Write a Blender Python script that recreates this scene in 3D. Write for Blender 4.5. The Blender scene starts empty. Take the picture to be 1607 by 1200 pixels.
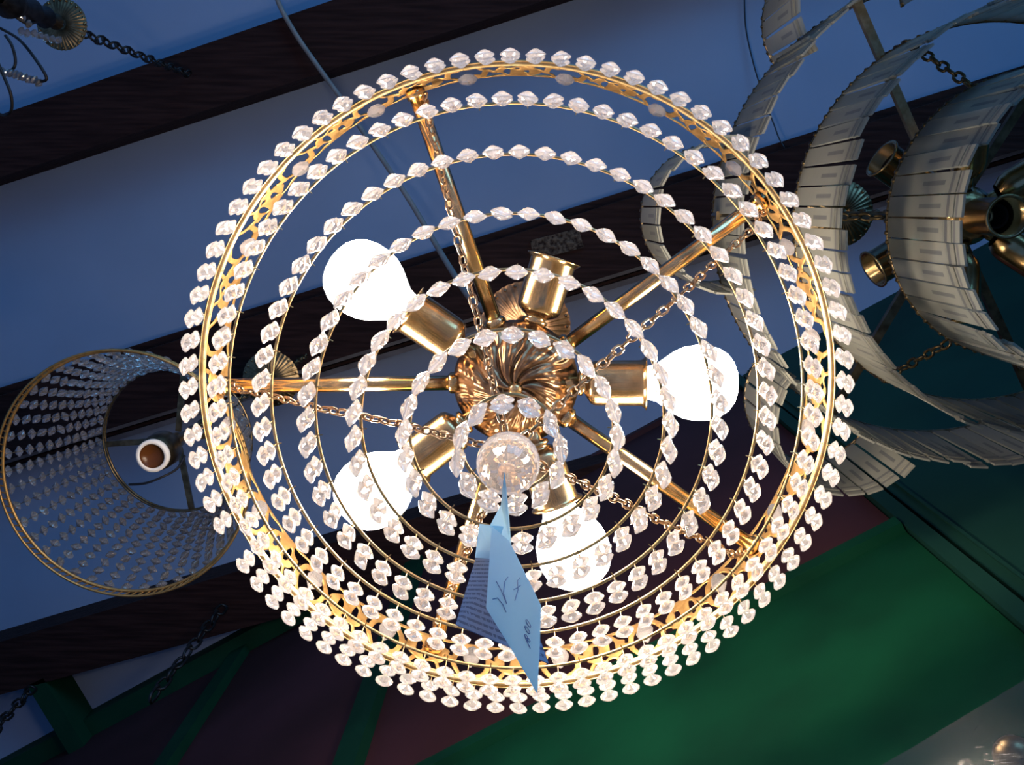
import bpy, math, random
from mathutils import Vector, Matrix
random.seed(7)
PI = math.pi
scene = bpy.context.scene
COL = scene.collection

# ------------------------------------------------------------------ camera
Z0 = 1.5                                     # eye height; every height h below is metres above the camera
UPX, UPY, FOC = 836.0, 327.0, 1600.0         # the zenith and the focal length in the 1607 x 1200 frame
U = Vector((UPX - 803.5, UPY - 600.0, FOC)).normalized()
E1 = (Vector((1, 0, 0)) - U.x * U).normalized()
E2 = U.cross(E1)
cam_d = bpy.data.cameras.new('camera')
cam = bpy.data.objects.new('camera', cam_d); COL.objects.link(cam)
right = Vector((E1.x, E2.x, U.x)); down = Vector((E1.y, E2.y, U.y)); fwd = Vector((E1.z, E2.z, U.z))
M = Matrix((right, -down, -fwd)).transposed().to_4x4()
M.translation = Vector((0, 0, Z0))
cam.matrix_world = M
cam_d.sensor_fit = 'HORIZONTAL'; cam_d.sensor_width = 36.0
cam_d.lens = 36.0 * FOC / 1607.0
cam_d.clip_start = 0.01
scene.camera = cam

def P(px, py, h):
    d = Vector((px - 803.5, py - 600.0, FOC)); q = d * (h / d.dot(U))
    return Vector((q.dot(E1), q.dot(E2), Z0 + h))

# ------------------------------------------------------------------ world, daylight, exposure
world = bpy.data.worlds.new('dusk_daylight'); scene.world = world
world.use_nodes = True
bg = world.node_tree.nodes['Background']
bg.inputs[0].default_value = (0.11, 0.27, 0.66, 1)
bg.inputs[1].default_value = 0.50
scene.view_settings.view_transform = 'Standard'
scene.view_settings.look = 'None'
scene.view_settings.exposure = 0.0
scene.view_settings.gamma = 1.0
scene.view_settings.use_curve_mapping = False

def area(name, loc, target, sx, sy, power, color):
    l = bpy.data.lights.new(name, 'AREA'); l.shape = 'RECTANGLE'; l.size = sx; l.size_y = sy
    l.energy = power; l.color = color
    o = bpy.data.objects.new(name, l); COL.objects.link(o); o.location = loc
    o.rotation_euler = (Vector(target) - Vector(loc)).to_track_quat('-Z', 'Y').to_euler()
    return o
# daylight through the open shop front, beyond the top of the photograph
area('shopfront_daylight', (2.2, -4.2, 1.2), (0.3, 0.0, 3.6), 3.6, 2.0, 160.0, (0.15, 0.52, 1.0))

# ------------------------------------------------------------------ materials
def mat(name):
    m = bpy.data.materials.new(name); m.use_nodes = True
    nt = m.node_tree
    return m, nt, nt.nodes['Principled BSDF']
def noise_mix(nt, bs, a, b, scale, detail=4, lo=0.35, hi=0.65, coord='Object', stretch=None, sock='Base Color'):
    tc = nt.nodes.new('ShaderNodeTexCoord'); mp = nt.nodes.new('ShaderNodeMapping')
    if stretch: mp.inputs['Scale'].default_value = stretch
    nz = nt.nodes.new('ShaderNodeTexNoise'); nz.inputs['Scale'].default_value = scale; nz.inputs['Detail'].default_value = detail
    cr = nt.nodes.new('ShaderNodeValToRGB'); cr.color_ramp.elements[0].position = lo; cr.color_ramp.elements[1].position = hi
    cr.color_ramp.elements[0].color = (*a, 1); cr.color_ramp.elements[1].color = (*b, 1)
    nt.links.new(tc.outputs[coord], mp.inputs[0]); nt.links.new(mp.outputs[0], nz.inputs['Vector'])
    nt.links.new(nz.outputs[0], cr.inputs[0])
    if bs: nt.links.new(cr.outputs[0], bs.inputs[sock])
    return cr, nz
def bump(nt, bs, src, strength, dist):
    b = nt.nodes.new('ShaderNodeBump'); b.inputs['Strength'].default_value = strength; b.inputs['Distance'].default_value = dist
    nt.links.new(src, b.inputs['Height']); nt.links.new(b.outputs[0], bs.inputs['Normal'])

def metal(name, a, b, rough, scale=60):
    m, nt, bs = mat(name)
    noise_mix(nt, bs, a, b, scale)
    bs.inputs['Metallic'].default_value = 1.0; bs.inputs['Roughness'].default_value = rough
    return m
BRASS = metal('polished_brass', (0.48, 0.31, 0.14), (0.66, 0.47, 0.25), 0.20)
GILT = metal('gilt_stamped_metal', (0.33, 0.19, 0.065), (0.46, 0.28, 0.11), 0.55, 120)
WIRE = metal('gilt_wire', (0.40, 0.27, 0.12), (0.54, 0.40, 0.22), 0.42, 150)
ANTIQUE = metal('antique_brass', (0.17, 0.095, 0.052), (0.32, 0.20, 0.115), 0.30, 90)
CHAINM = metal('chain_bronze', (0.30, 0.18, 0.10), (0.45, 0.29, 0.17), 0.33, 200)
OLDMET = metal('dull_old_brass', (0.12, 0.085, 0.045), (0.27, 0.20, 0.11), 0.35, 80)
DARKCH = metal('blackened_chain', (0.025, 0.022, 0.022), (0.06, 0.055, 0.055), 0.55, 80)

def crystal(name, tint, whiteness, rough, ior=1.5):
    m, nt, bs = mat(name)
    out = nt.nodes['Material Output']
    bs.inputs['Base Color'].default_value = (*tint, 1)
    bs.inputs['Transmission Weight'].default_value = 1.0
    bs.inputs['Roughness'].default_value = rough
    bs.inputs['IOR'].default_value = ior
    tr = nt.nodes.new('ShaderNodeBsdfTranslucent'); tr.inputs[0].default_value = (*tint, 1)
    df = nt.nodes.new('ShaderNodeBsdfDiffuse'); df.inputs[0].default_value = (*tint, 1)
    mx0 = nt.nodes.new('ShaderNodeMixShader'); mx0.inputs[0].default_value = 0.4
    nt.links.new(tr.outputs[0], mx0.inputs[1]); nt.links.new(df.outputs[0], mx0.inputs[2])
    mx = nt.nodes.new('ShaderNodeMixShader'); mx.inputs[0].default_value = whiteness
    nt.links.new(bs.outputs[0], mx.inputs[1]); nt.links.new(mx0.outputs[0], mx.inputs[2])
    nt.links.new(mx.outputs[0], out.inputs[0])
    return m
CRYSTAL = crystal('acrylic_crystal', (0.98, 0.95, 0.94), 0.22, 0.05)
CRYSTAL_GREY = crystal('grey_crystal', (0.55, 0.52, 0.52), 0.22, 0.06)  # same crystal mix with a greyer tint
BALLC = crystal('cut_crystal_ball', (0.97, 0.91, 0.88), 0.16, 0.03, 1.5)

def emis(name, col, s):
    m, nt, bs = mat(name)
    bs.inputs['Base Color'].default_value = (0.9, 0.9, 0.9, 1)
    bs.inputs['Emission Color'].default_value = (*col, 1); bs.inputs['Emission Strength'].default_value = s
    return m
BULB = emis('lit_bulb_glass', (1.0, 0.83, 0.66), 110.0)
def plain(name, a, b=None, rough=0.6, scale=8, stretch=None, bmp=0, spec=0.25):
    m, nt, bs = mat(name)
    cr, nz = noise_mix(nt, bs, a, b or a, scale, stretch=stretch)
    bs.inputs['Roughness'].default_value = rough
    bs.inputs['Specular IOR Level'].default_value = spec
    if bmp: bump(nt, bs, nz.outputs[0], bmp, 0.01)
    return m
CEIL = plain('pale_blue_ceiling_paint', (0.19, 0.235, 0.34), (0.21, 0.26, 0.375), 0.8, 3)
WOOD = plain('dark_stained_beam_wood', (0.015, 0.0065, 0.0058), (0.030, 0.013, 0.011), 0.6, 9, (1, 14, 14), 0.15, 0.06)
TRIMM = plain('greyed_moulding_paint', (0.09, 0.09, 0.11), (0.14, 0.145, 0.18), 0.6, 20)
GREEN = plain('dark_green_paint', (0.0022, 0.026, 0.0135), (0.0030, 0.046, 0.021), 0.6, 5, None, 0, 0.08)
TEAL = plain('teal_green_paint', (0.005, 0.026, 0.020), (0.007, 0.036, 0.027), 0.6, 4, None, 0, 0.08)
GREENBAR = plain('green_rail_paint', (0.0035, 0.026, 0.013), (0.005, 0.036, 0.018), 0.6, 8, None, 0, 0.08)
MAROON = plain('maroon_wall_paint', (0.032, 0.013, 0.014), (0.056, 0.020, 0.024), 0.6, 2.5, None, 0, 0.08)
SOCKIN = plain('dark_socket_inside', (0.02, 0.012, 0.01), None, 0.5)
CERAM = plain('white_ceramic', (0.75, 0.72, 0.68), None, 0.3)
AMBER = plain('amber_brown_contact', (0.09, 0.03, 0.008), None, 0.25)
CORD = plain('grey_flex_cord', (0.16, 0.14, 0.13), (0.20, 0.18, 0.17), 0.5, 40)
BLACK = plain('thin_black_wire', (0.02, 0.02, 0.025), None, 0.5)
INK = plain('pen_ink', (0.12, 0.17, 0.32), None, 0.6)
DUST = plain('dusty_carving', (0.018, 0.010, 0.008), (0.12, 0.085, 0.06), 0.8, 130, None, 0.6, 0.05)

def paper(name, col, trans=0.45):
    m, nt, bs = mat(name); out = nt.nodes['Material Output']
    bs.inputs['Base Color'].default_value = (*col, 1); bs.inputs['Roughness'].default_value = 0.7
    t = nt.nodes.new('ShaderNodeBsdfTranslucent'); t.inputs[0].default_value = (*col, 1)
    mx = nt.nodes.new('ShaderNodeMixShader'); mx.inputs[0].default_value = trans
    nt.links.new(bs.outputs[0], mx.inputs[1]); nt.links.new(t.outputs[0], mx.inputs[2]); nt.links.new(mx.outputs[0], out.inputs[0])
    return m, nt, bs, t
PAPER = paper('pale_blue_card', (0.84, 0.97, 0.99), 0.68)[0]
PAPERB, _nt, _bs, _t = paper('shade_tinted_printed_card', (0.30, 0.36, 0.52), 0.15)  # back leaf's shade is put into this darker card colour
def print_lines(nt, bs, t, base, ink):
    uv = nt.nodes.new('ShaderNodeUVMap'); sp = nt.nodes.new('ShaderNodeSeparateXYZ')
    nt.links.new(uv.outputs[0], sp.inputs[0])
    m1 = nt.nodes.new('ShaderNodeMath'); m1.operation = 'MULTIPLY'; m1.inputs[1].default_value = 17.0
    nt.links.new(sp.outputs[1], m1.inputs[0])
    fr = nt.nodes.new('ShaderNodeMath'); fr.operation = 'FRACT'; nt.links.new(m1.outputs[0], fr.inputs[0])
    gt = nt.nodes.new('ShaderNodeMath'); gt.operation = 'GREATER_THAN'; gt.inputs[1].default_value = 0.55
    nt.links.new(fr.outputs[0], gt.inputs[0])
    mp = nt.nodes.new('ShaderNodeMapping'); mp.inputs['Scale'].default_value = (45, 17, 1); nt.links.new(uv.outputs[0], mp.inputs[0])
    nz = nt.nodes.new('ShaderNodeTexNoise'); nz.inputs['Scale'].default_value = 1.0; nt.links.new(mp.outputs[0], nz.inputs['Vector'])
    g2 = nt.nodes.new('ShaderNodeMath'); g2.operation = 'GREATER_THAN'; g2.inputs[1].default_value = 0.42
    nt.links.new(nz.outputs[0], g2.inputs[0])
    mu = nt.nodes.new('ShaderNodeMath'); mu.operation = 'MULTIPLY'; nt.links.new(gt.outputs[0], mu.inputs[0]); nt.links.new(g2.outputs[0], mu.inputs[1])
    mx = nt.nodes.new('ShaderNodeMixRGB'); mx.inputs[1].default_value = (*base, 1); mx.inputs[2].default_value = (*ink, 1)
    nt.links.new(mu.outputs[0], mx.inputs[0])
    nt.links.new(mx.outputs[0], bs.inputs['Base Color']); nt.links.new(mx.outputs[0], t.inputs[0])
print_lines(_nt, _bs, _t, (0.22, 0.27, 0.40), (0.07, 0.09, 0.16))

# frosted glass strips: etched dash in the middle and two stepped lines near the lower end
def strip_glass():
    m, nt, bs = mat('frosted_strip_glass'); out = nt.nodes['Material Output']
    tc = nt.nodes.new('ShaderNodeTexCoord'); sp = nt.nodes.new('ShaderNodeSeparateXYZ'); nt.links.new(tc.outputs['Object'], sp.inputs[0])
    def band(sock, lo, hi):
        a = nt.nodes.new('ShaderNodeMath'); a.operation = 'GREATER_THAN'; a.inputs[1].default_value = lo; nt.links.new(sock, a.inputs[0])
        b = nt.nodes.new('ShaderNodeMath'); b.operation = 'LESS_THAN'; b.inputs[1].default_value = hi; nt.links.new(sock, b.inputs[0])
        c = nt.nodes.new('ShaderNodeMath'); c.operation = 'MULTIPLY'; nt.links.new(a.outputs[0], c.inputs[0]); nt.links.new(b.outputs[0], c.inputs[1])
        return c.outputs[0]
    def mul(a, b):
        c = nt.nodes.new('ShaderNodeMath'); c.operation = 'MULTIPLY'; nt.links.new(a, c.inputs[0]); nt.links.new(b, c.inputs[1]); return c.outputs[0]
    def mxm(a, b):
        c = nt.nodes.new('ShaderNodeMath'); c.operation = 'MAXIMUM'; nt.links.new(a, c.inputs[0]); nt.links.new(b, c.inputs[1]); return c.outputs[0]
    X, Z = sp.outputs[0], sp.outputs[2]
    dash = mul(band(X, -0.0018, 0.0018), band(Z, -0.115, -0.070))
    l1 = band(Z, -0.131, -0.126); l2 = band(Z, -0.147, -0.143)
    pat = mxm(dash, mxm(l1, l2))
    mx = nt.nodes.new('ShaderNodeMixRGB'); mx.inputs[1].default_value = (0.30, 0.305, 0.27, 1); mx.inputs[2].default_value = (0.17, 0.175, 0.18, 1)
    nt.links.new(pat, mx.inputs[0])
    nz = nt.nodes.new('ShaderNodeTexNoise'); nz.inputs['Scale'].default_value = 40; nt.links.new(tc.outputs['Object'], nz.inputs['Vector'])
    bump(nt, bs, nz.outputs[0], 0.2, 0.002)
    nt.links.new(mx.outputs[0], bs.inputs['Base Color']); bs.inputs['Roughness'].default_value = 0.28
    t = nt.nodes.new('ShaderNodeBsdfTranslucent'); nt.links.new(mx.outputs[0], t.inputs[0])
    tp = nt.nodes.new('ShaderNodeBsdfTransparent'); tp.inputs[0].default_value = (0.92, 0.95, 0.94, 1)
    m1 = nt.nodes.new('ShaderNodeMixShader'); m1.inputs[0].default_value = 0.45
    nt.links.new(bs.outputs[0], m1.inputs[1]); nt.links.new(t.outputs[0], m1.inputs[2])
    m2 = nt.nodes.new('ShaderNodeMixShader'); m2.inputs[0].default_value = 0.22
    nt.links.new(m1.outputs[0], m2.inputs[1]); nt.links.new(tp.outputs[0], m2.inputs[2]); nt.links.new(m2.outputs[0], out.inputs[0])
    return m
STRIP = strip_glass()
def plastic():
    m, nt, bs = mat('crumpled_clear_plastic'); out = nt.nodes['Material Output']
    bs.inputs['Base Color'].default_value = (0.022, 0.032, 0.048, 1); bs.inputs['Roughness'].default_value = 0.15
    t = nt.nodes.new('ShaderNodeBsdfTranslucent'); t.inputs[0].default_value = (0.022, 0.034, 0.052, 1)
    tp = nt.nodes.new('ShaderNodeBsdfTransparent')
    a = nt.nodes.new('ShaderNodeMixShader'); a.inputs[0].default_value = 0.4
    nt.links.new(bs.outputs[0], a.inputs[1]); nt.links.new(t.outputs[0], a.inputs[2])
    b = nt.nodes.new('ShaderNodeMixShader'); b.inputs[0].default_value = 0.45
    nt.links.new(a.outputs[0], b.inputs[1]); nt.links.new(tp.outputs[0], b.inputs[2]); nt.links.new(b.outputs[0], out.inputs[0])
    return m
PLASTIC = plastic()

# ------------------------------------------------------------------ mesh helpers
class MB:
    def __init__(s): s.v = []; s.f = []; s.m = []
    def add(s, v, f, mi=0):
        o = len(s.v); s.v += [tuple(x) for x in v]; s.f += [tuple(i + o for i in t) for t in f]; s.m += [mi] * len(f)
        return s
    def box(s, corners_lo, corners_hi, mi=0):          # two quads, same winding
        n = len(corners_lo)
        f = [tuple(range(n))[::-1], tuple(range(n, 2 * n))] + [(i, (i + 1) % n, n + (i + 1) % n, n + i) for i in range(n)]
        return s.add(list(corners_lo) + list(corners_hi), f, mi)
    def tube(s, pts, r, n=8, closed=False, mi=0, cap=True):
        pts = [Vector(p) for p in pts]; N = len(pts); rr = r if isinstance(r, (list, tuple)) else [r] * N
        v = []; prev = None
        for i, p in enumerate(pts):
            if closed: t = pts[(i + 1) % N] - pts[i - 1]
            else: t = pts[min(i + 1, N - 1)] - pts[max(i - 1, 0)]
            t = t.normalized() if t.length > 1e-9 else Vector((0, 0, 1))
            a = prev if prev else (Vector((0, 0, 1)) if abs(t.z) < .9 else Vector((1, 0, 0)))
            x = (a - a.dot(t) * t)
            x = x.normalized() if x.length > 1e-6 else t.orthogonal().normalized()
            prev = x; y = t.cross(x)
            for k in range(n):
                c, q = math.cos(2 * PI * k / n), math.sin(2 * PI * k / n); v.append(p + (x * c + y * q) * rr[i])
        f = []
        for i in range(N if closed else N - 1):
            j = (i + 1) % N
            for k in range(n): f.append((i * n + k, i * n + (k + 1) % n, j * n + (k + 1) % n, j * n + k))
        if not closed and cap: f += [tuple(range(n))[::-1], tuple(range((N - 1) * n, N * n))]
        return s.add(v, f, mi)
    def lathe(s, prof, org, axis, n=24, mi=0):         # prof: (along axis, radius)
        axis = Vector(axis).normalized(); x = axis.orthogonal().normalized(); y = axis.cross(x); org = Vector(org)
        v = []
        for a, r in prof:
            for k in range(n): v.append(org + axis * a + (x * math.cos(2 * PI * k / n) + y * math.sin(2 * PI * k / n)) * r)
        f = [(i * n + k, i * n + (k + 1) % n, (i + 1) * n + (k + 1) % n, (i + 1) * n + k) for i in range(len(prof) - 1) for k in range(n)]
        return s.add(v, f, mi)
    def mesh(s, name, mats, smooth=False):
        me = bpy.data.meshes.new(name); me.from_pydata(s.v, [], s.f)
        for m in (mats if isinstance(mats, (list, tuple)) else [mats]): me.materials.append(m)
        if len(set(s.m)) > 1: me.polygons.foreach_set('material_index', s.m)
        if smooth: me.polygons.foreach_set('use_smooth', [True] * len(s.f))
        me.update(); return me
    def build(s, name, mats, parent=None, smooth=False, kind=None, label=None):
        return link(name, s.mesh(name, mats, smooth), parent, kind, label)
def link(name, data, parent=None, kind=None, label=None):
    o = bpy.data.objects.new(name, data); COL.objects.link(o)
    if parent: o.parent = parent
    if kind: o['kind'] = kind
    if label: o['label'] = label
    return o
def thing(name, label, cat, loc=(0, 0, 0), group=None):
    o = bpy.data.objects.new(name, None); COL.objects.link(o); o.location = loc; o.empty_display_size = 0.05
    o['label'] = label; o['category'] = cat
    if group: o['group'] = group
    return o
def ringpts(R, z, n=96, c=(0, 0)):
    return [(c[0] + R * math.cos(2 * PI * i / n), c[1] + R * math.sin(2 * PI * i / n), z) for i in range(n)]
def rotz(a): return Matrix.Rotation(a, 4, 'Z')
def rad(d): return d * PI / 180
def smooth_curve(pts, k=6):                            # Catmull-Rom through points
    pts = [Vector(p) for p in pts]; out = []
    for i in range(len(pts) - 1):
        p0 = pts[max(i - 1, 0)]; p1 = pts[i]; p2 = pts[i + 1]; p3 = pts[min(i + 2, len(pts) - 1)]
        for j in range(k):
            t = j / k
            out.append(0.5 * ((2 * p1) + (p2 - p0) * t + (2 * p0 - 5 * p1 + 4 * p2 - p3) * t * t + (3 * p1 - p0 - 3 * p2 + p3) * t ** 3))
    out.append(pts[-1]); return out

def bead_mesh(name, R, D, m, n=12):                    # faceted lens-shaped disc, faces along X
    prof = [(D, .20 * R), (.56 * D, .66 * R), (.10 * D, R), (-.10 * D, R), (-.56 * D, .66 * R), (-D, .20 * R)]
    v = []
    for q_, (x, r) in enumerate(prof):
        off = .5 if q_ in (1, 4) else 0
        for k in range(n): v.append((x, r * math.cos(2 * PI * (k + off) / n), r * math.sin(2 * PI * (k + off) / n)))
    f = [tuple(range(n)), tuple(range(5 * n, 6 * n))[::-1]]
    for q_ in range(5):
        for k in range(n):
            a, b_, c, d = q_ * n + k, q_ * n + (k + 1) % n, (q_ + 1) * n + (k + 1) % n, (q_ + 1) * n + k
            if q_ == 2: f.append((a, d, c, b_))
            elif q_ in (0, 3): f += [(a, d, b_), (b_, d, c)]       # next ring is shifted half a step on
            else: f += [(a, d, c), (a, c, b_)]
    return MB().add(v, f).mesh(name, m)

def link_mesh(name, L, W, r, m, n=10, s=5):            # chain link, long axis Z, wide axis X
    pts = []
    for i in range(n):
        a = 2 * PI * i / n; pts.append(((W / 2 - r) * math.cos(a), 0, (L / 2 - W / 2) * (1 if math.sin(a) > 1e-6 else -1 if math.sin(a) < -1e-6 else 0) + (W / 2 - r) * math.sin(a)))
    return MB().tube(pts, r, s, closed=True).mesh(name, m, True)
def chain(parent, pts, me, pitch, name='chain', start=0.0):
    """links laid along a polyline; returns the number of links"""
    pts = [Vector(p) for p in pts]; seg = []; tot = 0
    for a, b in zip(pts[:-1], pts[1:]): seg.append((a, b, tot, (b - a).length)); tot += (b - a).length
    n = int((tot - start) / pitch)
    for i in range(n):
        d = start + (i + .5) * pitch
        for a, b, t0, L in seg:
            if t0 <= d <= t0 + L: break
        p = a + (b - a) * ((d - t0) / L); t = (b - a).normalized()
        o = link('chain_link', me, parent)
        q = t.to_track_quat('Z', 'Y').to_matrix().to_4x4() @ rotz((i % 2) * PI / 2 + 0.5 + random.uniform(-.25, .25))
        o.matrix_local = Matrix.Translation(p) @ q
    return n

# ================================================================== THE SETTING
HC, HB = 2.30, 2.20                                    # ceiling and beam undersides above the camera
def ext(a, b, ta, tb):                                 # extend a pixel line
    return (a[0] + (b[0] - a[0]) * ta, a[1] + (b[1] - a[1]) * ta), (a[0] + (b[0] - a[0]) * tb, a[1] + (b[1] - a[1]) * tb)
# wall plane from its top line
WA, WB = P(435, 988, HC), P(1408, 462, HC)
WD = (WB - WA).normalized(); WN = Vector((-WD.y, WD.x, 0))
if WN.y < 0: WN = -WN                                  # away from the camera
def on_wall(px, py, off=0.0):
    d = P(px, py, 1.0) - Vector((0, 0, Z0)); k = (WN.dot(WA) + off) / WN.dot(d); return Vector((0, 0, Z0)) + d * k
def wpt(s, z, off=0.0): return Vector((WA.x, WA.y, 0)) + WD * s + WN * off + Vector((0, 0, z))
def ws(px, py): return (on_wall(px, py) - WA).dot(WD)
def slab(mb, s0, s1, z0, z1, o0, o1, mi=0):
    mb.box([wpt(s0, z0, o0), wpt(s1, z0, o0), wpt(s1, z0, o1), wpt(s0, z0, o1)], [wpt(s0, z1, o0), wpt(s1, z1, o0), wpt(s1, z1, o1), wpt(s0, z1, o1)], mi)
# ceiling slab
c = MB()
q = [Vector((-4.2, -2.8, 0)), Vector((5.2, -2.8, 0)), Vector((5.2, 4.0, 0)), Vector((-4.2, 4.0, 0))]
c.box([v + Vector((0, 0, Z0 + HC)) for v in q], [v + Vector((0, 0, Z0 + HC + .08)) for v in q])
c.build('ceiling', CEIL, kind='structure')
# beams: underside edges in the frame
beams = [((0, 180), (400, 42), (0, 278), (650, 67), -3, 5, 'upper'),
         ((0, 621), (1604, 117), (0, 725), (1604, 234), -.6, 1.6, 'middle'),
         ((0, 1007), (655, 812), (0, 1090), (430, 972), -1.4, 2.2, 'lower')]
for i, (a, b, c_, d_, e0, e1_, nm) in enumerate(beams):
    A0, A1 = P(*a, HB), P(*b, HB); B0, B1 = P(*c_, HB), P(*d_, HB)
    dA = (A1 - A0).normalized(); dB = (B1 - B0).normalized()
    tE = 3.2 if i < 2 else None
    def pt(p, dd, t): return p + dd * t
    if i < 2:
        lo = [pt(A0, dA, -2.2), pt(A0, dA, 4.6), pt(B0, dB, 4.6), pt(B0, dB, -2.2)]
    else:
        def hitw(p, dd): return p + dd * ((WN.dot(WA) + .03 - WN.dot(p)) / WN.dot(dd))
        lo = [pt(A0, dA, -2.2), hitw(A0, dA), hitw(B0, dB), pt(B0, dB, -2.2)]
    up = [v + Vector((0, 0, HC - HB)) for v in lo]
    bm = MB().box(lo, up)
    o = bm.build('ceiling_beam', WOOD, kind='structure')
    o['label'] = ['dark brown ceiling beam across the top left corner', 'dark brown ceiling beam behind the middle of the lit chandelier', 'dark brown ceiling beam at the lower left'][i]
    if i == 1:                                          # stepped moulding strips along both edges
        for k, (w0, w1, dz) in enumerate(((.0, .010, .030), (.014, .020, .045), (.024, .036, .062))):
            nrm = Vector((-dB.y, dB.x, 0)); nrm = nrm if nrm.y > 0 else -nrm
            p0, p1 = pt(B0, dB, -2.2), pt(B0, dB, 4.6)
            l = [p0 + nrm * w0 + Vector((0, 0, dz)), p1 + nrm * w0 + Vector((0, 0, dz)), p1 + nrm * w1 + Vector((0, 0, dz)), p0 + nrm * w1 + Vector((0, 0, dz))]
            MB().box(l, [v + Vector((0, 0, HC - HB - dz)) for v in l]).build('trim_%d' % (k + 1), WOOD if k == 1 else TRIMM, kind='structure')
        nrm = Vector((-dA.y, dA.x, 0)); nrm = nrm if nrm.y < 0 else -nrm
        p0, p1 = pt(A0, dA, -2.2), pt(A0, dA, 4.6); dz = .05
        l = [p0 + Vector((0, 0, dz)), p1 + Vector((0, 0, dz)), p1 + nrm * .016 + Vector((0, 0, dz)), p0 + nrm * .016 + Vector((0, 0, dz))]
        MB().box(l, [v + Vector((0, 0, HC - HB - dz)) for v in l]).build('trim_4', WOOD, kind='structure')
        # carved dusty ornament on the underside, behind the lit chandelier
        c0 = [P(832, 377, HB), P(908, 358, HB), P(916, 388, HB), P(838, 408, HB)]
        mbo = MB().box([v - Vector((0, 0, .006)) for v in c0], c0)
        orn = mbo.build('carved_ornament', DUST, o)
# wall: maroon boarding above, green below the rail
zr = on_wall(1408, 841).z; zt = Z0 + HC
s1, s2, s3 = ws(1427, 841), ws(1412, 791), ws(1453, 800)
s_mid = ws(640, 877)
wall = MB(); slab(wall, -4.5, s1, zr, zt, 0.0, .08)
wo = wall.build('wall_back', MAROON, kind='structure')
m_ = MB(); slab(m_, s2 + .003, 4.5, .6, zt, -.006, .08); m_.build('teal_panel', TEAL, wo)
m_ = MB(); slab(m_, -4.5, s1, .6, zr, -.004, .08); m_.build('green_panel', GREEN, wo)
m_ = MB(); slab(m_, -4.5, s1, zr - .010, zr + .014, -.018, 0); m_.build('green_rail', GREEN, wo)
m_ = MB(); slab(m_, s1 + .002, s2 - .004, .6, zt, -.014, .08); m_.build('green_stile', TEAL, wo)
m_ = MB(); slab(m_, s3, s3 + .004, .6, zt, -.010, 0); m_.build('panel_bead', TEAL, wo)
m_ = MB(); slab(m_, -4.5, s_mid, zt - .055, zt, -.045, 0); m_.build('cornice_rail', GREENBAR, wo)
m_ = MB(); slab(m_, s_mid, s1, zt - .020, zt, -.012, 0); m_.build('cornice_rail', MAROON, wo)
for px, py in ((358, 1062), (590, 1090)):
    s0 = ws(px, py); g = MB(); slab(g, s0 - .022, s0 + .022, zr, zt, -.02, 0); g.build('green_post', GREENBAR, wo)
# green brace between beam and cornice
b0, b1 = P(55, 1070, HB), P(122, 1180, HB)
dv = (b1 - b0).normalized(); nv = Vector((-dv.y, dv.x, 0)) * .022
MB().box([b0 - nv, b1 - nv, b1 + nv, b0 + nv], [v + Vector((0, 0, HC - HB)) for v in (b0 - nv, b1 - nv, b1 + nv, b0 + nv)]).build('ceiling_brace', GREENBAR, kind='structure')

# ================================================================== THE LIT CHANDELIER
AX = Vector((-.0133, .1412, Z0))
ch = thing('crystal_chandelier', 'lit round gilt chandelier with rings of crystal beads, brass hub and four glowing bulbs', 'chandelier', AX)
RING = [(.2500, .7925, 86), (.2157, .7540, 77), (.1790, .7357, 64), (.1381, .6960, 50), (.1020, .6710, 38), (.0658, .6430, 25), (.0302, .6080, 12)]
BEAD = bead_mesh('crystal_bead', .0072, .0041, CRYSTAL)
# band
b = MB(); 
b.tube(ringpts(.2485, .7925, 144), .0024, 8, closed=True)
b.tube(ringpts(.2480, .7965, 144), .0014, 6, closed=True)
rim = b.build('lower_rim', WIRE, ch, True)
MB().tube(ringpts(.2485, .8615, 144), .0009, 5, closed=True).build('upper_rim', WIRE, ch, True)
# openwork band by contouring an implicit pattern
NM = 20
def ell(s, t, cs, ct, rs, rt):  return 1 - math.sqrt(((s - cs) / rs) ** 2 + ((t - ct) / rt) ** 2)
def metal_f(s, t):
    s = s % 1.0
    w = s if s < .5 else s - 1                                             # leaf centred on s = 0
    hoop = min(ell(s, t, .5, .48, .225, .50), -ell(s, t, .5, .46, .165, .40)) * 2   # ring round the drop crystal
    leaf = 1 - math.sqrt((w / (.225 + .03 * math.cos(t * 19))) ** 2 + ((t - .58) / .37) ** 2)
    for cs, ct, rs, rt in ((.095, .60, .036, .20), (0, .34, .035, .07)):
        leaf = min(leaf, -ell(abs(w), t, cs, ct, rs, rt) * 1.5)
    foot = (.022 - abs(abs(w) - .12 - .25 * (.28 - t))) * 2 if t < .34 else -1
    stem = -1
    tie = (.07 - abs(t - .50)) * 2 if .20 < abs(w) < .32 else -1
    top = (t - .95) * 4
    return max(hoop, leaf, top, foot, stem, tie)
GX, GT = 36, 22
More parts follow.
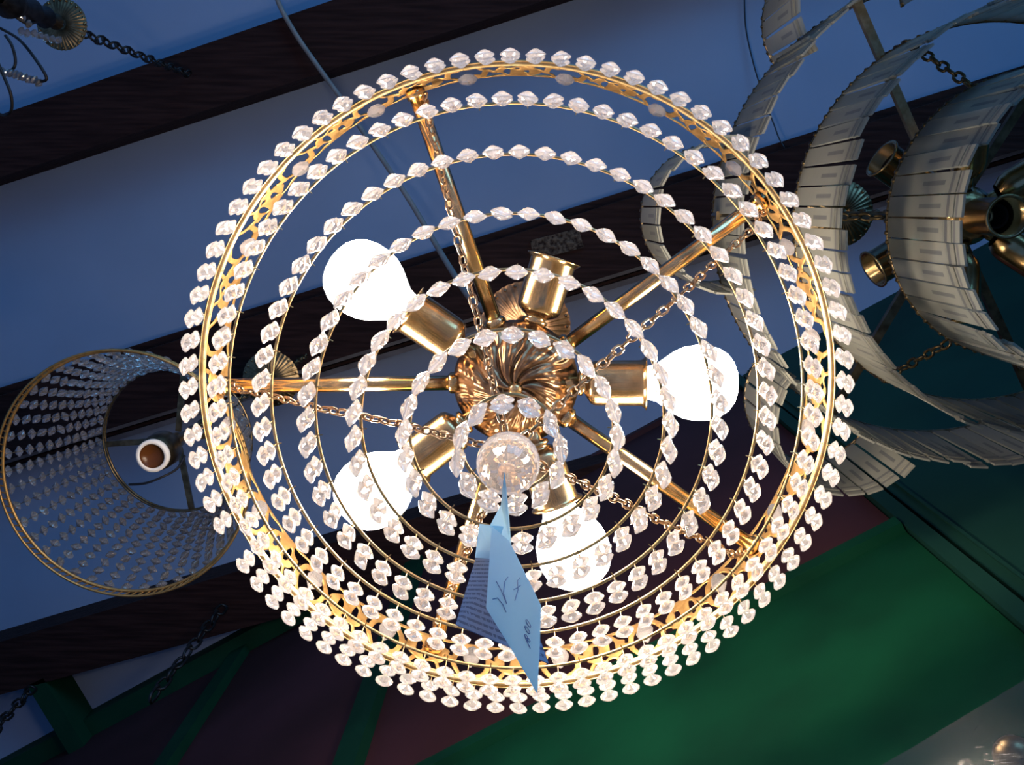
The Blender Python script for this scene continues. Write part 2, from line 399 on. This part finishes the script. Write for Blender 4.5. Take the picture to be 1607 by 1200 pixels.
def band_mesh():
    mb = MB(); vid = {}; V = []; F = []
    def vert(s, t):
        key = (round(s, 5), round(t, 5))
        if key not in vid:
            a = 2 * PI * s / NM; R = .2482 + .0012 * math.sin(s * 2 * PI * 4) * math.sin(t * PI * 3)
            vid[key] = len(V); V.append((R * math.cos(a), R * math.sin(a), .7950 + .0665 * t))
        return vid[key]
    f = {}
    for i in range(GX + 1):
        for j in range(GT + 1): f[i, j] = metal_f(i / GX, j / GT)
    for m in range(NM):
        for i in range(GX):
            for j in range(GT):
                cs = [(i, j), (i + 1, j), (i + 1, j + 1), (i, j + 1)]; vals = [f[c] for c in cs]
                if max(vals) <= 0: continue
                poly = []
                for k in range(4):
                    a, va = cs[k], vals[k]; b_, vb = cs[(k + 1) % 4], vals[(k + 1) % 4]
                    if va > 0: poly.append(vert(m + a[0] / GX, a[1] / GT))
                    if (va > 0) != (vb > 0):
                        t = va / (va - vb)
                        poly.append(vert(m + (a[0] + (b_[0] - a[0]) * t) / GX, (a[1] + (b_[1] - a[1]) * t) / GT))
                poly = [p for n_, p in enumerate(poly) if p != poly[n_ - 1]]
                if len(poly) >= 3: F.append(poly)
    mb.add(V, F); return mb
band = band_mesh().build('openwork_band', GILT, ch, True)
so = band.modifiers.new('thick', 'SOLIDIFY'); so.thickness = .0009; so.offset = 0
# drop crystals in the hoops
dm = MB(); n = 8; prof = [(0, .0012), (-.006, .0060), (-.015, .0085), (-.024, .0068), (-.034, .0008)]
dm.lathe([(-a, r) for a, r in prof], (0, 0, 0), (0, 0, -1), n)
DROP = dm.mesh('drop_crystal', CRYSTAL_GREY)
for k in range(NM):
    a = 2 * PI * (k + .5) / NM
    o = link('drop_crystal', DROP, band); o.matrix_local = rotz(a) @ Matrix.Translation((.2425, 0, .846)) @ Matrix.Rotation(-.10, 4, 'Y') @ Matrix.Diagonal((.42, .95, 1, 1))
# spokes, collars, hub
SA = [rad(179 + 72 * k) for k in range(5)]
for a in SA:
    d = Vector((math.cos(a), math.sin(a), 0)); z = Vector((0, 0, .83))
    s = MB().tube([d * .040 + z, d * .248 + z], .0062, 14)
    sp = s.build('spoke', BRASS, ch, True)
    MB().lathe([(0, .006), (0, .0090), (.008, .0090), (.010, .007), (.010, .006)], d * .046 + z, d, 16).build('collar', BRASS, sp, True)
    MB().lathe([(0, .006), (0, .0080), (.006, .0080), (.006, .006)], d * .2400 + z, d, 16).build('collar', BRASS, sp, True)
def hub_dome():
    mb = MB(); NR, NT = 44, 240; R = .049; v = []
    for i in range(NR + 1):
        r = i / NR
        for k in range(NT):
            t = 2 * PI * k / NT
            ph = 9 * (t + 1.15 * (1 - r) ** 1.2 + .3)
            lobe = abs(math.sin(ph / 2)) ** .55
            fine = math.sin(ph * 4.0 + 16 * r * r) * .5 + .5
            edge = max(0, min(1, (r - .25) * 2))
            serr = math.sin(ph * 1 + 34 * r + 3 * math.sin(ph)) * .5 + .5
            z = -.026 * math.cos(r * PI / 2) ** .8 - .0042 * lobe * math.sin(min(1, r * 1.25) * PI) ** .5 - .0016 * fine * edge - .0012 * serr * edge * lobe
            rr = R * r * (1 + .012 * lobe * r)
            v.append((rr * math.cos(t), rr * math.sin(t), .826 + z))
    f = [(i * NT + k, i * NT + (k + 1) % NT, (i + 1) * NT + (k + 1) % NT, (i + 1) * NT + k) for i in range(NR) for k in range(NT)]
    mb.add(v, f); return mb
hub = hub_dome().build('hub_dome', ANTIQUE, ch, True, label='antique brass dome embossed with swirling acanthus leaves')
MB().lathe([(0, .049), (.003, .0515), (.007, .0515), (.010, .047), (.016, .044), (.022, .030), (.026, .012), (.032, .006)], (0, 0, .8245), (0, 0, 1), 60).build('rim_cap', ANTIQUE, hub, True)
MB().lathe([(0, .0), (.001, .004), (.004, .0055), (.007, .004), (.009, .006), (.014, .003)], (0, 0, .789), (0, 0, 1), 16).build('finial', BRASS, hub, True)
# sockets and bulbs
BA = [rad(-73 + 72 * k) for k in range(5)]
for k, a in enumerate(BA):
    d = Vector((math.cos(a), math.sin(a), -.07 if k else .10)).normalized(); o0 = Vector((0, 0, .824))
    pr = [(.040, .0055), (.050, .0055), (.0515, .010), (.054, .0105), (.0555, .0075), (.058, .012), (.061, .0165), (.064, .0180), (.068, .0182), (.102, .0186), (.1045, .0205), (.1055, .0222), (.1063, .0222), (.105, .0200), (.103, .0178), (.07, .0174), (.066, .004)]
    sk = MB().lathe(pr, o0, d, 36).build('socket', BRASS, ch, True, label='empty brass socket without a bulb' if k == 0 else None)
    MB().lathe([(.066, .001), (.068, .0135), (.092, .0135), (.092, .012), (.070, .012), (.070, .001)], o0, d, 24).build('socket_insert', SOCKIN, sk, True)
    if k:
        bp = [(.090, .0), (.090, .0128), (.108, .0135), (.114, .0150), (.121, .0200), (.128, .0250), (.136, .0288), (.146, .0305), (.155, .0303), (.164, .0278), (.171, .0232), (.176, .0165), (.1785, .0090), (.1795, .001)]
        MB().lathe(bp, o0, d, 32).build('bulb', BULB, ch, True, label='glowing white light bulb')
# bead rings
ind = 0; rest = []
for i, (R, h, nb) in enumerate(RING):
    w = MB().tube(ringpts(R, h, 128), .0012 if i else .0008, 6, closed=True) if i else MB().tube(ringpts(R, h - .003, 128), .0007, 5, closed=True)
    hooks = []
    off = random.random()
    for k in range(nb):
        a = 2 * PI * (k + off) / nb
        if i == 0 and rad(148) < a % (2 * PI) < rad(154): continue
        c_, s_ = math.cos(a), math.sin(a); Rb = R + (-.0006 if i == 0 else 0.0)
        tilt = random.gauss(0, .03)
        top = Vector((Rb * c_, Rb * s_, h))
        # wire hook and connector between the two beads, and the pin through the ring
        w.tube([top + Vector((0, 0, .0028)), top - Vector((0, 0, .014))], .0004, 3, cap=False)
        w.tube([top - Vector((0, 0, .0275)), top - Vector((0, 0, .0325))], .0004, 3, cap=False)
        if k % 2 == 0: w.tube([Vector(((R - .004) * c_, (R - .004) * s_, h - .0012)), Vector(((R + .004) * c_, (R + .004) * s_, h - .0012))], .0005, 3, cap=False)
        for q_ in range(2):
            p = top - Vector((0, 0, .0212 + .0178 * q_)) 
            mtx = Matrix.Translation(p) @ rotz(a + random.gauss(0, .10)) @ Matrix.Rotation(tilt + random.gauss(0, .03), 4, 'Y') @ Matrix.Rotation(random.random(), 4, 'X')
            hooks.append((i, q_, a, mtx))
    ro = w.build('bead_ring', WIRE, ch, True)
    for rec in hooks: rest.append((ro, rec))
# the beads that show largest are objects of their own
rest.sort(key=lambda r: (-r[1][0], -r[1][1], -math.sin(r[1][2])))
for ro, (i, q_, a, mtx) in rest[:300]:
    o = link('crystal_bead', BEAD, ro); o.matrix_local = mtx
mb = MB(); bv = [v.co.copy() for v in BEAD.vertices]; bf = [tuple(p.vertices) for p in BEAD.polygons]
for ro, (i, q_, a, mtx) in rest[300:]: mb.add([mtx @ v for v in bv], bf)
mb.build('crystal_beads', CRYSTAL, ch, kind='stuff')
# chains carrying the rings
LINK = link_mesh('chain_link', .0112, .0072, .0009, CHAINM, 10, 5)
for a in SA:
    e = link('ring_chain', None, ch)
    a += .03
    pts = [(.243, .826), (.2157, .758), (.179, .739), (.1381, .700), (.102, .675), (.0658, .647), (.0302, .612), (.006, .592)]
    pts = [(.240, .822), (.2157, .776), (.179, .747), (.1381, .706), (.102, .680), (.0658, .650), (.0302, .614), (.006, .592)]
    chain(e, [(r * math.cos(a), r * math.sin(a), h) for r, h in pts], LINK, .0084)
# crystal ball and finial
import bmesh
bm_ = bmesh.new()
bmesh.ops.create_uvsphere(bm_, u_segments=18, v_segments=11, radius=.0182)
me = bpy.data.meshes.new('crystal_ball'); bm_.to_mesh(me); bm_.free(); me.materials.append(BALLC)
ball = link('crystal_ball', me, ch); ball.location = (0, 0, .557)
MB().lathe([(-.020, .0012), (-.0185, .0045), (-.0165, .003)], (0, 0, .557), (0, 0, 1), 10).tube([(0, 0, .574), (0, 0, .594)], .0016, 8).lathe([(0, .001), (.001, .006), (.005, .006), (.007, .002)], (0, 0, .588), (0, 0, 1), 12).build('ball_hook', BRASS, ball, True)
# stem, canopy, cord
MB().tube([(0, 0, .852), (0, 0, .93)], .005, 12).build('stem', BRASS, ch, True)
e = link('hanging_chain', None, ch)
chain(e, [(0, 0, .93), (0.002, 0, HB - .0)], link_mesh('chain_link', .026, .015, .0016, CHAINM), .021)
def canopy(R, m, parent, name='canopy', z=0.0, loc=None):
    mb = MB(); NT = 120; v = []
    prof = [(0.0, .10), (.016, .14), (.020, .30), (.016, .55), (.008, .80), (.001, .93), (-.001, 1.0)]
    for h, r in prof:
        for k in range(NT):
            t = 2 * PI * k / NT
            sc2 = 1 + .02 * abs(math.sin(20 * t)) * (r > .9)
            v.append((R * r * math.cos(t) * sc2, R * r * math.sin(t) * sc2, -.5 * h * R / .053 + .0010 * math.cos(40 * t) * (r > .3) * (r < .97)))
    f = [(i * NT + k, i * NT + (k + 1) % NT, (i + 1) * NT + (k + 1) % NT, (i + 1) * NT + k) for i in range(len(prof) - 1) for k in range(NT)]
    mb.add(v, f)
    for k in range(24):
        t = 2 * PI * k / 24
        p = Vector((R * .93 * math.cos(t), R * .93 * math.sin(t), -.0015))
        mb.lathe([(-.0018, .0002), (-.001, .0020), (.001, .0020)], p, (0, 0, 1), 6)
    o = mb.build(name, m, parent, True)
    o.location = loc if loc else (0, 0, z)
    return o
canopy(.055, ANTIQUE, ch, loc=(.005, .003, 1.26))
cordpts = [P(430, -30, HB - .012), P(437, 4, HB - .012), P(463, 52, HB - .012), P(498, 103, HB - .02), P(537, 157, HB - .05), P(560, 192, HB - .08), P(600, 250, 2.05), P(640, 310, 1.98), P(675, 368, 1.9), P(703, 415, 1.8), P(740, 470, 1.6), P(790, 505, 1.35), P(812, 512, 1.26)]
MB().tube([p - AX for p in smooth_curve(cordpts)], .0052, 8).build('power_cord', CORD, ch, True)

# ================================================================== PAPER TAG under the crystal ball
def rayplane(px, py, p0, nrm):
    o = Vector((0, 0, Z0)); d = P(px, py, 1.0) - o; return o + d * ((p0 - o).dot(nrm) / d.dot(nrm))
tg = thing('paper_tag', 'folded pale blue paper tag with handwriting hanging from the crystal ball', 'tag', P(790, 745, .53))
TL = tg.location.copy()
T, L, B = P(772, 826, .50), P(763, 954, .400), P(843, 1088, .320)
fn = (L - T).cross(B - T).normalized()
Rr = rayplane(849, 950, T, fn); Rt = rayplane(800, 850, T, fn)
mb = MB(); th = fn * .00025
quad = [T, L, rayplane(800, 1014, T, fn), B, rayplane(847, 1010, T, fn), Rr, rayplane(822, 895, T, fn), Rt]
mb.box([v - th - TL for v in quad], [v + th - TL for v in quad])
front = mb.build('front_leaf', PAPER, tg)
# back leaf with printed lines
bq = [P(749, 868, .498), P(715, 980, .435), P(861, 1041, .400), P(800, 868, .496)]
me = bpy.data.meshes.new('back_leaf'); th2 = (bq[1] - bq[0]).cross(bq[2] - bq[0]).normalized() * .00025
vs = [v - TL - th2 for v in bq] + [v - TL + th2 for v in bq]
me.from_pydata([tuple(v) for v in vs], [], [(0, 1, 2, 3), (7, 6, 5, 4), (0, 4, 5, 1), (1, 5, 6, 2), (2, 6, 7, 3), (3, 7, 4, 0)])
uvl = me.uv_layers.new(name='UVMap'); uvq = {0: (0, 1), 1: (0, 0), 2: (1, 0), 3: (1, 1)}
for lp in me.loops: uvl.data[lp.index].uv = uvq[lp.vertex_index % 4]
me.materials.append(PAPERB); back = link('back_leaf', me, tg, label='leaf with lines of print, its shade put into a blue grey colour')
# creased strip tying the tag to the ball
strip = [P(791, 741, .532), P(786, 792, .525), P(768, 826, .505), P(801, 852, .503), P(797, 800, .520)]
mb = MB(); cst = [v - TL for v in strip]
mb.box(cst, [v + Vector((.0004, .0004, .0004)) for v in cst]); mb.build('tie_strip', PAPERB if False else PAPER, tg)
wh = [P(752, 824, .505), P(745, 877, .480), P(775, 879, .475), P(790, 828, .505)]
mb = MB(); cst = [v - TL + Vector((0, 0, .002)) for v in wh]; mb.box(cst, [v + Vector((0, 0, .0005)) for v in cst]); mb.build('top_fold', PAPER, tg)
# handwriting on the front leaf (viewer's side)
side = fn if (Vector((0, 0, Z0)) - T).dot(fn) > 0 else -fn
def ink(pts, r=.00022, px=True):
    w = [rayplane(x, y, T + side * .0006, fn) - TL for x, y in pts]
    m_ = MB().tube(w, r, 4); return m_
ik = MB()
def addink(pts): 
    w = [rayplane(x, y, T + side * .0005, fn) - TL for x, y in pts]; ik.tube(w, .00018, 4)
addink([(773, 940), (781, 938), (789, 948), (794, 960)])
addink(smooth_curve([(779, 912, 0), (786, 925, 0), (795, 947, 0), (790, 930, 0), (792, 912, 0), (797, 905, 0)]) and [(779, 912), (786, 925), (795, 947), (790, 930), (792, 912), (797, 905)])
addink([(808, 942), (813, 925), (812, 911), (816, 906)]); addink([(806, 925), (812, 922), (817, 918)])
addink([(824, 1000), (832, 1017)])
def loop(cx_, cy_, rx, ry, rot):
    addink([(cx_ + rx * math.cos(t) * math.cos(rot) - ry * math.sin(t) * math.sin(rot), cy_ + rx * math.cos(t) * math.sin(rot) + ry * math.sin(t) * math.cos(rot)) for t in [2 * PI * j / 10 for j in range(11)]])
loop(825.5, 998, 3.6, 1.7, 1.0); loop(829.5, 1004, 3.4, 1.7, 1.0)
loop(827.5, 988, 7.2, 1.9, 1.05); loop(829, 978, 7.0, 1.9, 1.05)
ik.build('handwriting', INK, front)

# ================================================================== LEFT BEADED SHADE LAMP
AL = Vector((-.496, .3188, Z0))
ll = thing('beaded_shade_lamp', 'unlit ceiling lamp with a tapered shade of bead strands, left of the lit chandelier', 'lamp', AL)
Rl, hl, Ru, hu = .1515, 1.20, .1035, 1.387
b = MB()
b.tube(ringpts(Rl, hl, 96), .0022, 7, closed=True); b.tube(ringpts(Rl + .002, hl - .011, 96), .0016, 6, closed=True)
for k in range(110):
    a = 2 * PI * k / 110; r = Rl + .0012
    b.tube([(r * math.cos(a), r * math.sin(a), hl), (r * math.cos(a + .03), r * math.sin(a + .03), hl - .011)], .0009, 4, cap=False)
b.build('lower_rim', GILT, ll, True)
b = MB(); b.tube(ringpts(Ru, hu, 80), .0018, 6, closed=True); b.tube(ringpts(Ru - .001, hu - .009, 80), .0014, 6, closed=True)
for k in range(70):
    a = 2 * PI * k / 70; b.tube([(Ru * math.cos(a), Ru * math.sin(a), hu), (Ru * math.cos(a + .05), Ru * math.sin(a + .05), hu - .009)], .0007, 4, cap=False)
b.build('upper_rim', OLDMET, ll, True)
for a in (rad(176), rad(-82), rad(82), rad(-8)):
    d = Vector((math.cos(a), math.sin(a), 0)); n_ = Vector((-d.y, d.x, 0)) * .004
    l = [d * .012 - n_, d * .1035 - n_, d * .1035 + n_, d * .012 + n_]
    MB().box([v + Vector((0, 0, hu - .004)) for v in l], [v + Vector((0, 0, hu)) for v in l]).build('frame_arm', OLDMET, ll)
NS, NB = 42, 11
BEAD2 = bead_mesh('crystal_bead', .0070, .0046, CRYSTAL_GREY)
recs = []
for k in range(NS):
    a = 2 * PI * k / NS
    t0 = Vector((Ru * math.cos(a), Ru * math.sin(a), hu - .009)); t1 = Vector((Rl * math.cos(a), Rl * math.sin(a), hl))
    sag = lambda t: (t0.lerp(t1, t) + Vector((-math.cos(a), -math.sin(a), 0)) * .006 * math.sin(PI * t) - Vector((0, 0, .004 * math.sin(PI * t))))
    so_ = MB().tube([sag(j / 8) for j in range(9)], .0005, 4).build('bead_strand', OLDMET, ll)
    for j in range(NB):
        t = (j + .55) / NB; p = sag(t); dr = (t1 - t0).normalized()
        m_ = Matrix.Translation(p) @ rotz(a + random.gauss(0, .35)) @ Matrix.Rotation(.25 + random.gauss(0, .12), 4, 'Y')
        recs.append((so_, k, j, p.z, m_))
recs.sort(key=lambda r: r[3])
for so_, k, j, z, m_ in recs[:300]:
    o = link('crystal_bead', BEAD2, so_); o.matrix_local = m_
mb = MB(); bv = [v.co.copy() for v in BEAD2.vertices]; bf = [tuple(p.vertices) for p in BEAD2.polygons]
for so_, k, j, z, m_ in recs[300:]: mb.add([m_ @ v for v in bv], bf)
mb.build('crystal_beads', CRYSTAL_GREY, ll, kind='stuff')
b = MB().lathe([(0, .0), (0, .016), (.004, .021), (.014, .024), (.040, .0245), (.052, .018), (.075, .012), (.10, .010)], (0, 0, 1.292), (0, 0, 1), 28)
sk = b.build('socket', OLDMET, ll, True)
MB().lathe([(0, .0155), (-.006, .0165), (-.006, .0215), (.002, .0215)], (0, 0, 1.292), (0, 0, 1), 28).build('ceramic_ring', CERAM, sk, True, label='white ceramic ring')
MB().lathe([(-.002, .0), (-.002, .0155), (-.006, .0160)], (0, 0, 1.292), (0, 0, 1), 24).build('contact', AMBER, sk, True, label='amber brown socket inside')
wl = [P(203, 760, 1.36), P(228, 758, 1.34), P(255, 748, 1.33), P(278, 735, 1.35), P(290, 715, 1.37)]
MB().tube([p - AL for p in smooth_curve(wl)], .0018, 6).build('flex_wire', BLACK, ll, True)
MB().tube([(0, 0, 1.39), (0, 0, 1.45)], .006, 10).build('stem', OLDMET, ll, True)
e = link('hanging_chain', None, ll)
chain(e, [(0, 0, 1.44), (0, 0, HC)], link_mesh('chain_link', .028, .016, .0018, OLDMET), .023)
canopy(.053, OLDMET, ll, z=1.90)

# ================================================================== RIGHT GLASS STRIP CHANDELIER
AR = Vector((.4402, .0075, Z0))
rc = thing('glass_strip_chandelier', 'unlit tiered chandelier of hanging frosted glass strips at the right edge', 'chandelier', AR)
PL = .155
mb = MB()
hw = .0083
mb.box([(-hw, -.0010, 0), (hw, -.0010, 0), (hw, .0010, 0), (-hw, .0010, 0)], [(-hw, -.0010, -PL), (hw, -.0010, -PL), (hw, .0010, -PL), (-hw, .0010, -PL)])
mb.box([(-hw, -.0018, -.135), (hw, -.0018, -.135), (hw, .0018, -.135), (-hw, .0018, -.135)], [(-hw, -.0018, -.141), (hw, -.0018, -.141), (hw, .0018, -.141), (-hw, .0018, -.141)])
PLATE = mb.mesh('glass_strip', STRIP)
def tier(R, h, n, c=(0, 0), a0=0.0, span=2 * PI):
    full = span > 6.2
    N = 96 if full else 48
    pts = [(c[0] + R * math.cos(a0 + span * i / N), c[1] + R * math.sin(a0 + span * i / N), h) for i in range(N + (0 if full else 1))]
    w = MB().tube(pts, .0017, 6, closed=full)
    w.tube([(x, y, z - .006) for x, y, z in pts], .0010, 5, closed=full)
    for k in range(n):
        a = a0 + span * (k + .5) / n
        for da in (-.005 / R, .005 / R):
            x, y = c[0] + (R + .0005) * math.cos(a + da), c[1] + (R + .0005) * math.sin(a + da)
            w.lathe([(-.0035, .0008), (-.002, .0024), (.001, .0024), (.0025, .0008)], (x, y, h), (0, 0, 1), 6)
    ro = w.build('tier_ring', OLDMET, rc, True)
    for k in range(n):
        a = a0 + span * (k + .5) / n
        o = link('glass_strip', PLATE, ro)
        o.matrix_local = Matrix.Translation((c[0] + R * math.cos(a), c[1] + R * math.sin(a), h - .004)) @ rotz(a + PI / 2 + random.gauss(0, .03)) @ Matrix.Rotation(random.gauss(0, .006), 4, 'Y') @ Matrix.Rotation(random.gauss(0, .010), 4, 'X')
tier(.125, .924, 44); tier(.183, 1.02, 61); tier(.2415, 1.139, 78)
for ang, a0d, spd in ((180, 0, 360), (-117, 0, 360), (118, 0, 360)):
    a = rad(ang); c_ = (.238 * math.cos(a), .238 * math.sin(a))
    tier(.077, 1.19, 15 if ang != 118 else 13, c_, a - rad(106 if ang != 118 else 86), rad(212 if ang != 118 else 190))
for k in range(6):
    a = rad(180 + 61 * k if k < 4 else 180 + 60 * k); a = rad([180, -117, -60, 0, 62, 118][k])
    d = Vector((math.cos(a), math.sin(a), 0)); n_ = Vector((-d.y, d.x, 0)) * .0045
    l = [d * .018 - n_, d * .246 - n_, d * .246 + n_, d * .018 + n_]
    br = MB().box([v + Vector((0, 0, 1.096)) for v in l], [v + Vector((0, 0, 1.104)) for v in l]).build('frame_bar', WIRE if k in (1,) else OLDMET, rc)
    MB().tube([d * .2415 + Vector((0, 0, 1.10)), d * .2415 + Vector((0, 0, 1.139))], .003, 8).build('upright', OLDMET, br)
    e = link('tier_chain', None, rc)
    LK = bpy.data.meshes.get('tier_chain_link') or link_mesh('tier_chain_link', .0165, .0105, .0015, OLDMET)
    chain(e, [d * .178 + Vector((0, 0, 1.095)), d * .183 + Vector((0, 0, 1.02)), d * .125 + Vector((0, 0, .926))], LK, .013)
MB().lathe([(-.030, .001), (-.028, .018), (-.012, .030), (.02, .030), (.035, .018), (.05, .008), (.10, .006)], (0, 0, 1.07), (0, 0, 1), 32).build('hub', BRASS, rc, True)
pr = [(.0, .010), (.006, .0145), (.012, .0160), (.055, .0165), (.0555, .0185), (.057, .0185), (.0565, .0155), (.02, .0150), (.018, .004)]
pr = [(p[0] * 1.22, p[1] * 1.12) for p in pr]
for k, deg in enumerate((150, 212, 268, -33, 33, 90)):
    a = rad(deg); d = Vector((math.cos(a), math.sin(a), -.16)).normalized()
    s = MB().lathe(pr, Vector((0, 0, 1.068)) + d * .040, d, 28).tube([Vector((0, 0, 1.068)) + d * .02, Vector((0, 0, 1.068)) + d * .045], .007, 10)
    sk = s.build('socket', BRASS, rc, True)
    MB().lathe([(.020, .0), (.022, .0145), (.058, .0145), (.058, .012), (.026, .012), (.026, .001)], Vector((0, 0, 1.068)) + d * .040, d, 20).build('socket_insert', SOCKIN, sk, True)
s = MB().lathe([(p[0] * 1.15, p[1]) for p in pr], Vector((0, 0, 1.045)), (0, 0, -1), 28); sk = s.build('socket', BRASS, rc, True, label='central brass socket pointing straight down')
MB().lathe([(.020, .0), (.022, .012), (.055, .012), (.055, .010), (.026, .010), (.026, .001)], Vector((0, 0, 1.045)), (0, 0, -1), 20).build('socket_insert', SOCKIN, sk, True)
canopy(.047, OLDMET, rc, z=1.49)
e = link('hanging_chain', None, rc)
chain(e, [(0, 0, 1.17), (0, 0, HB)], link_mesh('chain_link', .028, .016, .0018, OLDMET), .023)

# ================================================================== SMALL SCROLL CHANDELIER, top left corner
dc = P(97, 38, 1.60)
sc3 = thing('scroll_arm_chandelier', 'small dark chandelier with a fluted dish and wire scroll arms in the top left corner', 'chandelier', dc)
o = canopy(.038, OLDMET, sc3, 'fluted_dish')
for k in range(28):
    pass
def rel(px, py, h): return P(px, py, h) - dc
MB().lathe([(0, .006), (.01, .012), (.03, .010), (.05, .016), (.07, .008), (.10, .018), (.13, .012), (.17, .022), (.20, .008)], (0, 0, -.012), rel(30, 10, 1.45).normalized(), 20).build('turned_stem', DARKCH, sc3, True)
arms = [[(0, 44, 1.38), (30, 62, 1.38), (55, 92, 1.36), (73, 122, 1.36), (62, 128, 1.37), (48, 127, 1.38)],
        [(8, 55, 1.40), (18, 70, 1.40), (24, 92, 1.40), (22, 106, 1.40), (12, 112, 1.40), (-8, 111, 1.40)],
        [(-4, 96, 1.34), (6, 120, 1.34), (17, 148, 1.34), (18, 172, 1.35), (8, 181, 1.36), (-8, 176, 1.36)],
        [(28, 8, 1.50), (44, 10, 1.50), (64, 11, 1.50)],
        [(-4, 14, 1.42), (20, 24, 1.44), (44, 38, 1.46), (60, 30, 1.5)],
        [(-4, 4, 1.42), (16, 2, 1.42), (34, -6, 1.42)]]
for ar in arms:
    MB().tube(smooth_curve([rel(*p) for p in ar]), .0020, 6).build('scroll_arm', DARKCH, sc3, True)
B3 = bead_mesh('glass_bead', .0062, .0050, CRYSTAL_GREY)
for (x0, y0, h0), (x1, y1, h1), n_ in (((33, 48, 1.47), (92, 63, 1.52), 7), ((2, 112, 1.38), (60, 128, 1.37), 9), ((4, 8, 1.42), (44, 36, 1.46), 5)):
    for k in range(n_):
        t = k / (n_ - 1); o = link('glass_bead', B3, sc3)
        o.matrix_local = Matrix.Translation(rel(x0 + (x1 - x0) * t + random.uniform(-1, 1), y0 + (y1 - y0) * t + random.uniform(-2, 2), h0 + (h1 - h0) * t)) @ rotz(.3 + random.random() * .5)
e = link('hanging_chain', None, sc3)
top = P(300, 118, HB) - dc
chain(e, [(.006, .004, .002), top], link_mesh('chain_link', .034, .020, .0021, DARKCH), .028)

# ================================================================== LOOSE CHAINS, WIRE, PLASTIC
CL = link_mesh('chain_link', .050, .027, .0030, DARKCH)
for a_, b_, lab in (((352, 950, HB - .01), (225, 1112, 1.75), 'slack dark chain hanging below the lower beam, right of the green brace'),
                    ((52, 1078, HB - .01), (-14, 1152, 1.9), 'short dark chain at the lower left edge of the frame')):
    c0 = thing('hanging_chain', lab, 'chain', P(*a_)); 
    p0, p1 = P(*a_), P(*b_); mid = (p0 + p1) / 2 - Vector((0, 0, .02))
    chain(c0, [Vector((0, 0, 0)), mid - p0, p1 - p0], CL, .041)
w = thing('ceiling_wire', 'thin black wire drooping from the ceiling to the middle beam', 'wire', P(1172, 60, HC - .01))
wp = [P(1168, -20, HC - .01), P(1170, 40, HC - .01), P(1180, 90, HC - .012), P(1192, 132, HC - .02), P(1203, 165, HC - .03), P(1215, 196, HC - .04), P(1222, 215, HC - .05), P(1231, 232, HC - .06)]
MB().tube([p - w.location for p in smooth_curve(wp)], .0016, 5).build('strand', BLACK, w, True)

pl = MB(); NX, NY = 60, 40
ea, eb = P(1300, 1248, .62), P(1700, 1010, .62); du = (eb - ea); dvv = (P(1607, 1330, .50) - P(1381, 1200, .62))
v = []
from mathutils import noise as mn
for j in range(NY + 1):
    for i in range(NX + 1):
        p = ea + du * (i / NX) + dvv * (j / NY * 1.3)
        q_ = p * 22
        dz = abs(mn.noise(q_)) * .030 + abs(mn.noise(q_ * 2.7)) * .012 + mn.noise(q_ * 7) * .003
        v.append(p + Vector((0, 0, -dz * min(1, j / 3 + .08))))
pl.add(v, [(j * (NX + 1) + i, j * (NX + 1) + i + 1, (j + 1) * (NX + 1) + i + 1, (j + 1) * (NX + 1) + i) for j in range(NY) for i in range(NX)])
pco = thing('plastic_wrap', 'crumpled clear plastic wrap over a lamp in the lower right corner', 'wrap', P(1540, 1180, .62))
o = pl.build('crumpled_film', PLASTIC, pco); o.location = -pco.location
o2 = MB().lathe([(-.012, .001), (-.008, .010), (0, .015), (.008, .012), (.014, .002)], P(1592, 1186, .66) - pco.location, (0, 0, 1), 14).build('brass_knob', OLDMET, pco, True)
